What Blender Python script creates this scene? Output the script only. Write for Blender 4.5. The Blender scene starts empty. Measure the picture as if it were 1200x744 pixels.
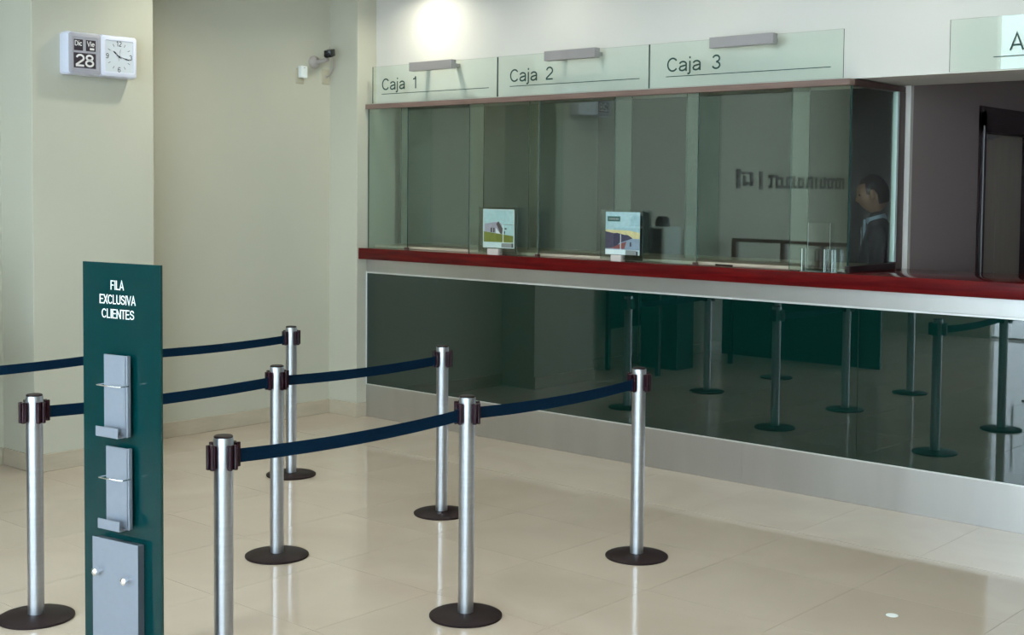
import bpy, bmesh, math, random
from mathutils import Vector, Matrix, Euler
random.seed(7)
scn = bpy.context.scene
col = scn.collection
PI = math.pi

# ------------------------------------------------------------------ camera
CAM_YAW, CAM_PITCH, CAM_ROLL, F_PX = 0.7186, 0.0499, 0.0097, 1518.03
CX, CY, CAM_Z = 608.4, 299.27, 1.8199
f0 = Vector((-math.sin(CAM_YAW), math.cos(CAM_YAW), 0)); r0 = Vector((math.cos(CAM_YAW), math.sin(CAM_YAW), 0)); u0 = Vector((0, 0, 1))
fw = f0 * math.cos(CAM_PITCH) - u0 * math.sin(CAM_PITCH)
up = u0 * math.cos(CAM_PITCH) + f0 * math.sin(CAM_PITCH)
rr = r0 * math.cos(CAM_ROLL) + up * math.sin(CAM_ROLL)
uu = up * math.cos(CAM_ROLL) - r0 * math.sin(CAM_ROLL)
cd = bpy.data.cameras.new('camera')
cam = bpy.data.objects.new('camera', cd); col.objects.link(cam)
M = Matrix((rr, uu, -fw)).transposed().to_4x4(); M.translation = Vector((0, 0, CAM_Z))
cam.matrix_world = M
cd.sensor_fit = 'HORIZONTAL'; cd.sensor_width = 36.0
cd.lens = F_PX / 1200 * 36.0
cd.shift_x = (600 - CX) / 1200; cd.shift_y = (CY - 372) / 1200
cd.clip_start = 0.05; cd.clip_end = 200
scn.camera = cam

# ------------------------------------------------------------------ world, exposure
scn.view_settings.view_transform = 'Standard'; scn.view_settings.look = 'None'
scn.view_settings.gamma = 1.0; scn.view_settings.exposure = -0.49
scn.view_settings.use_curve_mapping = False
w = bpy.data.worlds.new('world'); scn.world = w; w.use_nodes = True
bg = w.node_tree.nodes['Background']
bg.inputs[0].default_value = (0.72, 0.87, 1.0, 1); bg.inputs[1].default_value = 11.0

# ------------------------------------------------------------------ lamps of the room (ceiling downlights)
CEIL = 3.42          # over the counter
CH = 4.45            # higher part by the street front
DOWNLIGHTS = [(-7.05, 6.76, 10.0), (-5.75, 6.62, 3.5), (-4.45, 6.5, 2.5), (-3.1, 6.5, 2.5), (-1.75, 6.5, 2.5),
              (-7.05, 5.1, 13), (-5.75, 4.4, 9), (-3.8, 4.4, 9), (-1.8, 4.2, 9),
              (-7.0, 2.4, 9), (-5.4, 2.2, 9), (-3.4, 2.2, 9), (-1.4, 2.0, 9),
              (-6.6, 0.2, 9), (-4.2, 0.0, 9), (-2.0, -0.2, 9), (1.6, 4.4, 9), (1.8, 1.2, 9)]

# ------------------------------------------------------------------ materials
MATS = {}
def mat(name, base=(0.8, 0.8, 0.8), rough=0.5, metal=0.0, ior=1.45, noise=None, bump=None, coat=0.0, emit=None, spec=None):
    m = bpy.data.materials.new(name); m.use_nodes = True
    nt = m.node_tree; b = nt.nodes['Principled BSDF']
    b.inputs['Base Color'].default_value = (*base, 1); b.inputs['Roughness'].default_value = rough
    b.inputs['Metallic'].default_value = metal; b.inputs['IOR'].default_value = ior
    if coat: b.inputs['Coat Weight'].default_value = coat; b.inputs['Coat Roughness'].default_value = 0.05
    if spec is not None: b.inputs['Specular IOR Level'].default_value = spec
    if emit: b.inputs['Emission Color'].default_value = (*emit[0], 1); b.inputs['Emission Strength'].default_value = emit[1]
    tc = nt.nodes.new('ShaderNodeTexCoord')
    if noise:   # (scale xyz, amount, detail)
        mp = nt.nodes.new('ShaderNodeMapping'); nt.links.new(tc.outputs['Object'], mp.inputs[0]); mp.inputs['Scale'].default_value = noise[0]
        n = nt.nodes.new('ShaderNodeTexNoise'); n.inputs['Scale'].default_value = 1.0; n.inputs['Detail'].default_value = noise[2] if len(noise) > 2 else 4
        nt.links.new(mp.outputs[0], n.inputs['Vector'])
        mx = nt.nodes.new('ShaderNodeMix'); mx.data_type = 'RGBA'
        a = noise[1]
        mx.inputs['A'].default_value = (*[c * (1 - a) for c in base], 1); mx.inputs['B'].default_value = (*[min(1, c * (1 + a)) for c in base], 1)
        cr = nt.nodes.new('ShaderNodeMapRange'); cr.inputs['From Min'].default_value = 0.3; cr.inputs['From Max'].default_value = 0.7
        nt.links.new(n.outputs['Fac'], cr.inputs['Value']); nt.links.new(cr.outputs[0], mx.inputs['Factor'])
        nt.links.new(mx.outputs['Result'], b.inputs['Base Color'])
    if bump:    # (scale xyz, strength, distance)
        mp = nt.nodes.new('ShaderNodeMapping'); nt.links.new(tc.outputs['Object'], mp.inputs[0]); mp.inputs['Scale'].default_value = bump[0]
        n = nt.nodes.new('ShaderNodeTexNoise'); n.inputs['Scale'].default_value = 1.0; n.inputs['Detail'].default_value = 3
        nt.links.new(mp.outputs[0], n.inputs['Vector'])
        bp = nt.nodes.new('ShaderNodeBump'); bp.inputs['Strength'].default_value = bump[1]; bp.inputs['Distance'].default_value = bump[2]
        nt.links.new(n.outputs['Fac'], bp.inputs['Height']); nt.links.new(bp.outputs[0], b.inputs['Normal'])
    MATS[name] = m
    return m

def glass(name, tint, f_min, f_max, power=5.0, refl=(1, 1, 1), rough=0.0):
    """flat architectural glass: what passes is tinted, what mirrors grows with the angle (Schlick)"""
    m = bpy.data.materials.new(name); m.use_nodes = True; nt = m.node_tree
    for n in list(nt.nodes):
        if n.type != 'OUTPUT_MATERIAL': nt.nodes.remove(n)
    out = [n for n in nt.nodes if n.type == 'OUTPUT_MATERIAL'][0]
    tr = nt.nodes.new('ShaderNodeBsdfTransparent'); tr.inputs[0].default_value = (*tint, 1)
    gl = nt.nodes.new('ShaderNodeBsdfGlossy'); gl.inputs[0].default_value = (*refl, 1); gl.inputs['Roughness'].default_value = rough
    lw = nt.nodes.new('ShaderNodeLayerWeight'); lw.inputs['Blend'].default_value = 0.5
    pw = nt.nodes.new('ShaderNodeMath'); pw.operation = 'POWER'; pw.inputs[1].default_value = power
    mr = nt.nodes.new('ShaderNodeMapRange'); mr.inputs['To Min'].default_value = f_min; mr.inputs['To Max'].default_value = f_max
    mx = nt.nodes.new('ShaderNodeMixShader')
    nt.links.new(lw.outputs['Facing'], pw.inputs[0]); nt.links.new(pw.outputs[0], mr.inputs['Value'])
    nt.links.new(mr.outputs[0], mx.inputs[0]); nt.links.new(tr.outputs[0], mx.inputs[1]); nt.links.new(gl.outputs[0], mx.inputs[2])
    nt.links.new(mx.outputs[0], out.inputs[0])
    MATS[name] = m
    return m

cream = mat('cream_paint', (0.525, 0.515, 0.430), 0.6, bump=((60, 60, 60), 0.15, 0.002), noise=((1.2, 1.2, 1.2), 0.03))
white_paint = mat('white_paint', (0.66, 0.632, 0.595), 0.6, bump=((60, 60, 60), 0.15, 0.002), noise=((1.2, 1.2, 1.2), 0.02))
inner_paint = mat('inner_wall_paint', (0.35, 0.28, 0.28), 0.6, bump=((60, 60, 60), 0.15, 0.002))
ceil_paint = mat('ceiling_paint', (0.78, 0.77, 0.72), 0.7, noise=((2, 2, 2), 0.02))
skirting = mat('tan_marble_skirting', (0.50, 0.435, 0.34), 0.25, noise=((3, 3, 14), 0.08))
grout = mat('pale_grout', (0.47, 0.41, 0.33), 0.5, noise=((9, 9, 9), 0.08))
green_panel = mat('back_painted_green_glass', (0.001, 0.017, 0.0140), 0.012, ior=1.86)
sign_green = mat('teal_painted_glass', (0.0003, 0.027, 0.029), 0.02, ior=1.42)
green_edge = mat('green_glass_edge', (0.01, 0.05, 0.045), 0.2)
acr_edge = mat('acrylic_edge', (0.62, 0.75, 0.74), 0.15)
steel = mat('brushed_steel_sheet', (0.56, 0.545, 0.53), 0.30, metal=0.9, bump=((160, 160, 3), 0.12, 0.001), noise=((5, 5, 0.6), 0.04))
alu = mat('aluminium_trim', (0.80, 0.80, 0.79), 0.3, metal=0.5)
chrome = mat('polished_chrome', (0.85, 0.85, 0.86), 0.12, metal=1.0)
post_steel = mat('satin_post_steel', (0.43, 0.44, 0.47), 0.36, metal=1.0, noise=((2, 2, 60), 0.05))
disc_brown = mat('brown_black_base', (0.016, 0.008, 0.0095), 0.5, spec=0.25, noise=((12, 12, 12), 0.2))
clip_plastic = mat('maroon_black_plastic', (0.016, 0.002, 0.007), 0.22)
belt_blue = mat('navy_belt_webbing', (0.0005, 0.013, 0.034), 0.8, spec=0.1, bump=((30, 30, 700), 0.5, 0.001), noise=((40, 40, 300), 0.2))
bracket_grey = mat('grey_bracket_metal', (0.36, 0.34, 0.35), 0.45, metal=0.4)
sign_grey = mat('silver_painted_plate', (0.24, 0.265, 0.315), 0.35, metal=0.35, noise=((50, 50, 50), 0.02))
letter_green = mat('dark_green_lettering', (0.012, 0.055, 0.045), 0.5)
letter_white = mat('white_lettering', (0.85, 0.87, 0.87), 0.5)
wenge = mat('wenge_frame_wood', (0.075, 0.038, 0.036), 0.3, noise=((40, 40, 4), 0.3))
rail_wenge_lit = mat('satin_wenge_rail_lit', (0.20, 0.13, 0.11), 0.35, noise=((4, 40, 40), 0.15))  # wenge made lighter: the reflection on the rail front is put into the colour
door_dark = mat('dark_door_frame', (0.020, 0.008, 0.010), 0.3)
door_leaf_m = mat('grey_door_laminate', (0.42, 0.36, 0.31), 0.5, noise=((8, 8, 1), 0.06))
plastic_white = mat('white_clock_plastic', (0.70, 0.72, 0.86), 0.35)
plastic_grey = mat('grey_clock_bezel', (0.40, 0.39, 0.45), 0.4)
dial_white = mat('dial_card', (0.60, 0.64, 0.71), 0.6)
ink = mat('black_ink', (0.03, 0.03, 0.04), 0.6)
card_black = mat('black_flip_card', (0.030, 0.020, 0.032), 0.5)
matte_black = mat('matte_black_plastic', (0.006, 0.005, 0.007), 0.6, spec=0.15)
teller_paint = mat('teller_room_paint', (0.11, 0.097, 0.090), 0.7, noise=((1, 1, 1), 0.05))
card_white = mat('white_flip_digits', (0.78, 0.76, 0.78), 0.6)
black = mat('black_plastic', (0.008, 0.007, 0.010), 0.25)
case_side = mat('grey_case_side', (0.10, 0.115, 0.135), 0.4, metal=0.3)
cam_grey = mat('camera_mount_grey', (0.42, 0.38, 0.36), 0.5)
beige_plate = mat('beige_outlet_plate', (0.48, 0.44, 0.33), 0.5)
device_white = mat('white_device_casing', (0.62, 0.70, 0.68), 0.5)
paper = mat('white_card', (0.80, 0.85, 0.86), 0.6)
skin = mat('skin', (0.26, 0.14, 0.095), 0.5, noise=((30, 30, 30), 0.05))
hair = mat('dark_hair', (0.015, 0.010, 0.009), 0.5, bump=((120, 120, 40), 0.6, 0.004))
suit = mat('charcoal_suit', (0.030, 0.030, 0.036), 0.8, bump=((300, 300, 300), 0.2, 0.001))
shirt = mat('pale_blue_shirt', (0.33, 0.40, 0.50), 0.7)
lamp_glow = mat('lamp_diffuser', (1, 1, 1), 0.5, emit=((1.0, 0.98, 0.86), 14.0))
pavement_m = mat('pale_pavement', (0.80, 0.80, 0.80), 0.85, noise=((2, 2, 2), 0.1))
facade_m = mat('white_building_render', (0.75, 0.75, 0.72), 0.8, noise=((1, 1, 1), 0.04))
desk_green = mat('dark_teal_desk_panel', (0.003, 0.016, 0.016), 0.4)
dark_leg = mat('dark_bronze_metal', (0.02, 0.018, 0.018), 0.4, metal=0.4)
brown_wood = mat('brown_shelf_wood', (0.16, 0.10, 0.08), 0.45, noise=((3, 30, 30), 0.2))

teller_glass = glass('teller_glass', (0.89, 0.95, 0.92), 0.092, 1.0, 4.5, (0.93, 1.0, 0.97))
side_glass = glass('side_teller_glass', (0.86, 0.90, 0.86), 0.05, 0.9, 5.0)
sign_glass = glass('sign_glass', (0.955, 0.99, 0.968), 0.035, 0.9, 4.5, (0.93, 1.0, 0.97))
clear_acrylic = glass('clear_acrylic', (0.90, 0.94, 0.93), 0.07, 0.9, 4.5)
facade_glass = glass('facade_glass', (0.95, 0.97, 0.96), 0.03, 0.9, 5.0)

def cherry(name, rough, spec):
    m = mat(name, (0.19, 0.012, 0.010), rough, ior=1.5, spec=spec)
    nt = m.node_tree; b = nt.nodes['Principled BSDF']
    tc = nt.nodes.new('ShaderNodeTexCoord'); mp = nt.nodes.new('ShaderNodeMapping'); mp.inputs['Scale'].default_value = (1.6, 22, 22)
    n = nt.nodes.new('ShaderNodeTexNoise'); n.inputs['Scale'].default_value = 1.5; n.inputs['Detail'].default_value = 6; n.inputs['Distortion'].default_value = 0.6
    cr = nt.nodes.new('ShaderNodeValToRGB')
    cr.color_ramp.elements[0].position = 0.3; cr.color_ramp.elements[0].color = (0.062, 0.0015, 0.0035, 1)
    cr.color_ramp.elements[1].position = 0.72; cr.color_ramp.elements[1].color = (0.14, 0.005, 0.005, 1)
    nt.links.new(tc.outputs['Object'], mp.inputs[0]); nt.links.new(mp.outputs[0], n.inputs['Vector'])
    nt.links.new(n.outputs['Fac'], cr.inputs[0]); nt.links.new(cr.outputs[0], b.inputs['Base Color'])
    return m
cherry_wood = cherry('red_cherry_wood', 0.25, 0.15); cherry_top = cherry('lacquered_cherry_top', 0.07, 0.6)

def tile_mat():
    m = bpy.data.materials.new('polished_cream_tile'); m.use_nodes = True; nt = m.node_tree; b = nt.nodes['Principled BSDF']
    oi = nt.nodes.new('ShaderNodeObjectInfo'); geo = nt.nodes.new('ShaderNodeNewGeometry')
    n = nt.nodes.new('ShaderNodeTexNoise'); n.inputs['Scale'].default_value = 1.3; n.inputs['Detail'].default_value = 6; n.inputs['Distortion'].default_value = 0.8
    mp = nt.nodes.new('ShaderNodeMapping'); mp.inputs['Scale'].default_value = (1, 1, 1)
    nt.links.new(geo.outputs['Position'], mp.inputs[0]); nt.links.new(mp.outputs[0], n.inputs['Vector'])
    cr = nt.nodes.new('ShaderNodeValToRGB')
    cr.color_ramp.elements[0].position = 0.3; cr.color_ramp.elements[0].color = (0.53, 0.44, 0.365, 1)
    cr.color_ramp.elements[1].position = 0.75; cr.color_ramp.elements[1].color = (0.60, 0.51, 0.43, 1)
    nt.links.new(n.outputs['Fac'], cr.inputs[0])
    mx = nt.nodes.new('ShaderNodeMix'); mx.data_type = 'RGBA'; mx.blend_type = 'MULTIPLY'; mx.inputs['Factor'].default_value = 1
    mr = nt.nodes.new('ShaderNodeMapRange'); mr.inputs['To Min'].default_value = 0.975; mr.inputs['To Max'].default_value = 1.02
    nt.links.new(oi.outputs['Random'], mr.inputs['Value']); nt.links.new(cr.outputs[0], mx.inputs['A']); nt.links.new(mr.outputs[0], mx.inputs['B'])
    nt.links.new(mx.outputs['Result'], b.inputs['Base Color'])
    b.inputs['Roughness'].default_value = 0.055; b.inputs['IOR'].default_value = 1.5
    return m
tile_m = tile_mat()

# ------------------------------------------------------------------ mesh helpers
class MB:
    def __init__(s): s.bm = bmesh.new(); s.mi = 0
    def _tag(s, fs, smooth=False):
        for f in fs: f.material_index = s.mi; f.smooth = smooth
    def box(s, x0, x1, y0, y1, z0, z1, bev=0.0, seg=1, M=None):
        t = bmesh.new()
        vs = [t.verts.new(v) for v in ((x0,y0,z0),(x1,y0,z0),(x1,y1,z0),(x0,y1,z0),(x0,y0,z1),(x1,y0,z1),(x1,y1,z1),(x0,y1,z1))]
        for q in ((3,2,1,0),(4,5,6,7),(0,1,5,4),(1,2,6,5),(2,3,7,6),(3,0,4,7)): t.faces.new([vs[i] for i in q])
        if bev: bmesh.ops.bevel(t, geom=t.edges[:], offset=bev, segments=seg, affect='EDGES', profile=0.5)
        s._merge(t, M, seg > 1); return s
    def _merge(s, t, M=None, smooth=False):
        mp = {}
        for v in t.verts: mp[v] = s.bm.verts.new(M @ v.co if M else v.co)
        for f in t.faces:
            try: nf = s.bm.faces.new([mp[v] for v in f.verts])
            except ValueError: continue
            nf.material_index = s.mi; nf.smooth = smooth
        t.free()
    def poly(s, pts, smooth=False):
        f = s.bm.faces.new([s.bm.verts.new(p) for p in pts]); s._tag([f], smooth); return s
    def prism(s, pts2, a, b, plane='XY', bev=0):
        """extrude polygon pts2 between a and b on the axis left out"""
        t = bmesh.new()
        def P(p, h): return {'XY': (p[0], p[1], h), 'XZ': (p[0], h, p[1]), 'YZ': (h, p[0], p[1])}[plane]
        lo = [t.verts.new(P(p, a)) for p in pts2]; hi = [t.verts.new(P(p, b)) for p in pts2]; n = len(pts2)
        t.faces.new(lo); t.faces.new(hi)
        for i in range(n): t.faces.new((lo[i], lo[(i+1) % n], hi[(i+1) % n], hi[i]))
        bmesh.ops.recalc_face_normals(t, faces=t.faces[:])
        if bev: bmesh.ops.bevel(t, geom=t.edges[:], offset=bev, segments=1, affect='EDGES')
        s._merge(t); return s
    def lathe(s, prof, n=32, M=None, smooth=True):
        t = bmesh.new(); rings = []
        for r, z in prof:
            if r < 1e-6: rings.append([t.verts.new((0, 0, z))])
            else: rings.append([t.verts.new((r*math.cos(2*PI*i/n), r*math.sin(2*PI*i/n), z)) for i in range(n)])
        for a, b in zip(rings, rings[1:]):
            for i in range(n):
                j = (i+1) % n
                if len(a) == 1 and len(b) == 1: continue
                if len(a) == 1: t.faces.new((a[0], b[i], b[j]))
                elif len(b) == 1: t.faces.new((a[i], a[j], b[0]))
                else: t.faces.new((a[i], a[j], b[j], b[i]))
        if len(rings[0]) > 1: t.faces.new(rings[0])
        if len(rings[-1]) > 1: t.faces.new(rings[-1])
        bmesh.ops.recalc_face_normals(t, faces=t.faces[:])
        s._merge(t, M, smooth); return s
    def tube(s, pts, r, n=10, M=None):
        t = bmesh.new(); rings = []
        pts = [Vector(p) for p in pts]
        for i, p in enumerate(pts):
            d = (pts[min(i+1, len(pts)-1)] - pts[max(i-1, 0)]).normalized()
            a = d.orthogonal().normalized() if i == 0 else (prev - d * prev.dot(d)).normalized()
            prev = a; b = d.cross(a)
            rings.append([t.verts.new(p + (a*math.cos(2*PI*k/n) + b*math.sin(2*PI*k/n)) * r) for k in range(n)])
        for a, b in zip(rings, rings[1:]):
            for i in range(n): t.faces.new((a[i], a[(i+1) % n], b[(i+1) % n], b[i]))
        t.faces.new(rings[0]); t.faces.new(rings[-1])
        bmesh.ops.recalc_face_normals(t, faces=t.faces[:])
        s._merge(t, M, True); return s
    def build(s, name, m, parent=None, loc=None, autosmooth=True):
        me = bpy.data.meshes.new(name); s.bm.normal_update(); s.bm.to_mesh(me); s.bm.free()
        for x in (m if isinstance(m, (list, tuple)) else [m]): me.materials.append(x)
        if autosmooth and any(p.use_smooth for p in me.polygons):
            try: me.set_sharp_from_angle(angle=math.radians(35))
            except Exception: pass
        o = bpy.data.objects.new(name, me); col.objects.link(o)
        if loc: o.location = loc
        if parent: o.parent = parent
        return o

def empty(name, loc=(0, 0, 0), rz=0.0):
    o = bpy.data.objects.new(name, None); col.objects.link(o); o.location = loc; o.rotation_euler = (0, 0, rz)
    o.empty_display_size = 0.1
    return o
def tag(o, label=None, cat=None, group=None, kind=None):
    if label: o['label'] = label
    if cat: o['category'] = cat
    if group: o['group'] = group
    if kind: o['kind'] = kind
    return o
def struct(o): o['kind'] = 'structure'; return o
def children(o): return [c for c in bpy.data.objects if c.parent == o]
def copy_tree(o, parent=None):
    c = o.copy(); col.objects.link(c)
    if parent: c.parent = parent
    for ch in children(o): copy_tree(ch, c)
    return c

def _arc(cx, cy, rx, ry, a0, a1, n=14):
    return [(cx+rx*math.cos(math.radians(a0+(a1-a0)*k/n)), cy+ry*math.sin(math.radians(a0+(a1-a0)*k/n))) for k in range(n+1)]
# plain grotesque capitals and figures drawn as centre lines; cap height 1; (advance, [strokes])
GLYPH = {
 ' ': (0.30, []),
 'C': (0.74, [_arc(.38, .5, .31, .44, 38, 322, 22)]),
 'a': (0.60, [[(.50, 0), (.50, .50)]+_arc(.29, .48, .21, .19, 12, 165, 9), [(.50, .42), (.32, .38), (.14, .33), (.08, .20), (.12, .09), (.25, .05), (.40, .10), (.50, .24)]]),
 'j': (0.26, [[(.13, .70), (.13, -.10), (.09, -.17), (-.02, -.18)], [(.13, .86), (.13, 1.0)]]),
 'i': (0.24, [[(.12, 0), (.12, .70)], [(.12, .86), (.12, 1.0)]]),
 'c': (0.54, [_arc(.29, .36, .21, .30, 42, 318, 16)]),
 'e': (0.58, [[(.08, .38), (.50, .38)]+_arc(.29, .36, .21, .30, 6, 318, 18)]),
 '1': (0.58, [[(.10, .78), (.26, .82), (.33, 1.0)], [(.33, 0), (.33, 1.0)]]),
 '2': (0.60, [_arc(.30, .69, .22, .25, 172, -32, 12)+[(.07, .14), (.07, .06), (.54, .06)]]),
 '3': (0.60, [_arc(.29, .73, .20, .21, 165, -90, 12), _arc(.29, .28, .22, .22, 90, -165, 12)]),
 '6': (0.60, [_arc(.30, .30, .22, .24, 0, 360, 18), [(.08, .30), (.09, .62), (.18, .87), (.32, .94), (.48, .86), (.51, .76)]]),
 '8': (0.60, [_arc(.30, .74, .19, .20, 0, 360, 18), _arc(.30, .28, .23, .23, 0, 360, 18)]),
 '9': (0.60, [_arc(.30, .70, .22, .24, 0, 360, 18), [(.52, .70), (.51, .38), (.42, .13), (.28, .06), (.12, .14), (.09, .24)]]),
 'A': (0.68, [[(.05, 0), (.34, .98), (.63, 0)], [(.14, .31), (.54, .31)]]),
 'B': (0.68, [[(.10, 0), (.10, 1)], [(.10, .94), (.36, .94), (.50, .86), (.50, .62), (.38, .53), (.10, .53)], [(.38, .53), (.56, .42), (.56, .16), (.40, .06), (.10, .06)]]),
 'D': (0.72, [[(.10, 0), (.10, 1)], [(.10, .94)]+_arc(.30, .5, .32, .44, 90, -90, 14)+[(.10, .06)]]),
 'E': (0.64, [[(.10, 0), (.10, 1)], [(.10, .94), (.58, .94)], [(.10, .52), (.54, .52)], [(.10, .06), (.60, .06)]]),
 'F': (0.60, [[(.10, 0), (.10, 1)], [(.10, .94), (.56, .94)], [(.10, .50), (.50, .50)]]),
 'I': (0.26, [[(.13, 0), (.13, 1)]]),
 'L': (0.56, [[(.10, 1), (.10, .06), (.52, .06)]]),
 'N': (0.72, [[(.10, 0), (.10, 1)], [(.10, .97), (.62, .03)], [(.62, 0), (.62, 1)]]),
 'O': (0.78, [_arc(.39, .5, .32, .44, 0, 360, 24)]),
 'S': (0.66, [[(.58, .74)]+_arc(.33, .73, .22, .21, 20, 180, 8)+[(.14, .60), (.30, .53), (.46, .47), (.56, .38)]+_arc(.33, .27, .25, .21, 10, -160, 9)+[(.07, .28)]]),
 'T': (0.62, [[(.03, .94), (.59, .94)], [(.31, 0), (.31, .94)]]),
 'U': (0.70, [[(.10, 1), (.10, .34)]+_arc(.35, .32, .25, .26, 180, 360, 12)+[(.60, 1)]]),
 'V': (0.66, [[(.04, 1), (.33, .04), (.62, 1)]]),
 'X': (0.66, [[(.05, 0), (.60, 1)], [(.06, 1), (.61, 0)]]),
}
def letters(name, body, m, M, height, width, parent=None, weight=0.12, depth=0.001, centre=False):
    """lettering of drawn strokes, fitted to a width and a cap height, standing off the plane of M"""
    x = 0; strokes = []
    for ch in body:
        adv, st = GLYPH[ch]
        for q in st: strokes.append([(x+a, b) for a, b in q])
        x += adv
    lo = min(p[0] for q in strokes for p in q)-weight/2; hi = max(p[0] for q in strokes for p in q)+weight/2
    sx = width/(hi-lo); sy = height
    wt = weight*sy; bm = bmesh.new()
    for q in strokes:
        P_ = [Vector(((a-lo)*sx, b*sy)) for a, b in q]; n = len(P_); closed = (P_[0]-P_[-1]).length < 1e-6
        L_, R_2 = [], []
        for i in range(n):
            d0 = (P_[i]-P_[i-1]).normalized() if i > 0 else ((P_[0]-P_[-2]).normalized() if closed else None)
            d1 = (P_[i+1]-P_[i]).normalized() if i < n-1 else ((P_[1]-P_[0]).normalized() if closed else None)
            if d0 is None: d0 = d1
            if d1 is None: d1 = d0
            t = (d0+d1).normalized(); nn = Vector((-t.y, t.x)); c = max(0.5, abs(t.dot(d0)))
            L_.append(P_[i]+nn*wt/2/c); R_2.append(P_[i]-nn*wt/2/c)
        lay = [[bm.verts.new((p.x, p.y, h)) for p in side] for side in (L_, R_2) for h in (0, depth)]
        l0, l1, r0_, r1 = lay
        for i in range(n-1):
            bm.faces.new((l1[i], r1[i], r1[i+1], l1[i+1])); bm.faces.new((l0[i+1], r0_[i+1], r0_[i], l0[i]))
            bm.faces.new((l0[i], l1[i], l1[i+1], l0[i+1])); bm.faces.new((r1[i], r0_[i], r0_[i+1], r1[i+1]))
        bm.faces.new((l0[0], r0_[0], r1[0], l1[0])); bm.faces.new((l1[-1], r1[-1], r0_[-1], l0[-1]))
    bmesh.ops.recalc_face_normals(bm, faces=bm.faces[:])
    if centre: bmesh.ops.translate(bm, verts=bm.verts[:], vec=(-width/2, -height/2, 0))
    bm.transform(M)
    me = bpy.data.meshes.new(name); bm.to_mesh(me); bm.free(); me.materials.append(m)
    o = bpy.data.objects.new(name, me); col.objects.link(o)
    if parent: o.parent = parent
    return o
def frame_M(origin, xdir, ydir):
    x = Vector(xdir).normalized(); y = Vector(ydir).normalized(); z = x.cross(y)
    m = Matrix((x, y, z)).transposed().to_4x4(); m.translation = Vector(origin); return m

# ================================================================== STRUCTURE
XL, XP = -8.067, -7.664            # left wall, left pillar face
YF, YB = 7.0, 7.13                 # planes of the teller panes
XR, YFR = 4.0, -2.3                # right wall, street front
YC = 6.90                          # counter edge
FLOOR_T = 0.02
fl = struct(MB().box(XL-0.2, XR+0.2, YFR-0.1, 6.99, -0.25, -0.012).build('floor', grout))
T = 0.69
xs = [-8.067] + [-2.71 + T*k for k in range(-7, 10)] + [XR]
ys = [YFR] + [6.17 - T*k for k in range(12, -1, -1)] + [6.985]
tile_cache = {}
for i in range(len(xs)-1):
    for j in range(len(ys)-1):
        g = 0.0009; gy0 = 0.0035 if abs(ys[j]-6.17) < .01 else g; gy1 = 0.0035 if abs(ys[j+1]-6.17) < .01 else g
        wx, wy = xs[i+1]-xs[i], ys[j+1]-ys[j]
        if wx < 0.03 or wy < 0.03: continue
        key = (round(wx, 3), round(wy, 3), gy0, gy1)
        if key not in tile_cache:
            o = MB().box(g, wx-g, gy0, wy-gy1, -0.014, 0.0).build('tile', tile_m)
            tile_cache[key] = o.data
        else:
            o = bpy.data.objects.new('tile', tile_cache[key]); col.objects.link(o)
        o.location = (xs[i], ys[j], 0); o.parent = fl
struct(MB().box(-8.3, XR+0.2, 6.99, 12.4, -0.25, 0.0).build('floor_back_office', inner_paint))
struct(MB().box(-40, 40, -60, YFR-0.1, -0.3, -0.02).build('ground_street', pavement_m))

# left wall, pillar, pilaster, header, rest of the shell
struct(MB().box(XL-0.2, XL, YFR, 12.4, 0, CH).build('wall_left', cream))
struct(MB().box(XL-0.05, XP, 4.116, 4.99, 0, CEIL, bev=0.003).build('wall_left_pillar', cream))
struct(MB().box(XL-0.05, -7.735, 6.885, 7.3, 0, CEIL, bev=0.003).build('wall_pilaster', cream))
struct(MB().box(-7.74, XR, 7.085, 7.755, 2.500, CEIL).build('wall_header', white_paint))
struct(MB().box(XL, XR, 12.2, 12.4, 0, CEIL).build('wall_back', inner_paint))
struct(MB().box(XR, XR+0.2, YFR, 12.4, 0, CH).build('wall_right', cream))
DY0, DY1, DZ = 8.81, 10.02, 2.40   # dark doorway in the passage wall
struct(MB().box(-3.61, -3.515, 7.76, DY0, 0, 2.499).box(-3.61, -3.515, DY1, 12.2, 0, 2.499).box(-3.61, -3.515, DY0, DY1, DZ, 2.499)
       .box(-3.61, -3.515, 7.76, 12.2, 2.499, CEIL).build('wall_passage', inner_paint))
struct(MB().box(-3.61, -3.515, 7.72, 7.759, 0, 2.499).build('wall_passage_lit_end', white_paint))  # passage wall end; the light it catches is put into its paler colour
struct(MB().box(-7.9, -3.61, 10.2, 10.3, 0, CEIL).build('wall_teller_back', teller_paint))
struct(MB().box(XL-0.2, XR+0.2, 3.2, 12.4, CEIL, CEIL+0.15).box(XL-0.2, XR+0.2, YFR-0.2, 3.35, CH, CH+0.15).box(XL-0.2, XR+0.2, 3.2, 3.35, CEIL, CH+0.1).build('ceiling', ceil_paint))
# skirtings
def skirt(name, x0, x1, y0, y1):
    struct(MB().box(x0, x1, y0, y1, 0, 0.112, bev=0.0025).build(name, skirting))
skirt('baseboard_left', XL-0.001, XL+0.013, 4.99, 6.885)
skirt('baseboard_left_front', XL-0.001, XL+0.013, YFR, 4.103)
skirt('baseboard_pillar', XL+0.013, XP+0.013, 4.103, 4.117)
skirt('baseboard_pillar_side', XP-0.001, XP+0.013, 4.117, 4.990)
skirt('baseboard_pilaster', XL+0.013, -7.722, 6.872, 6.886)
skirt('baseboard_pilaster_side', -7.736, -7.722, 6.886, 6.985)

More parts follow.
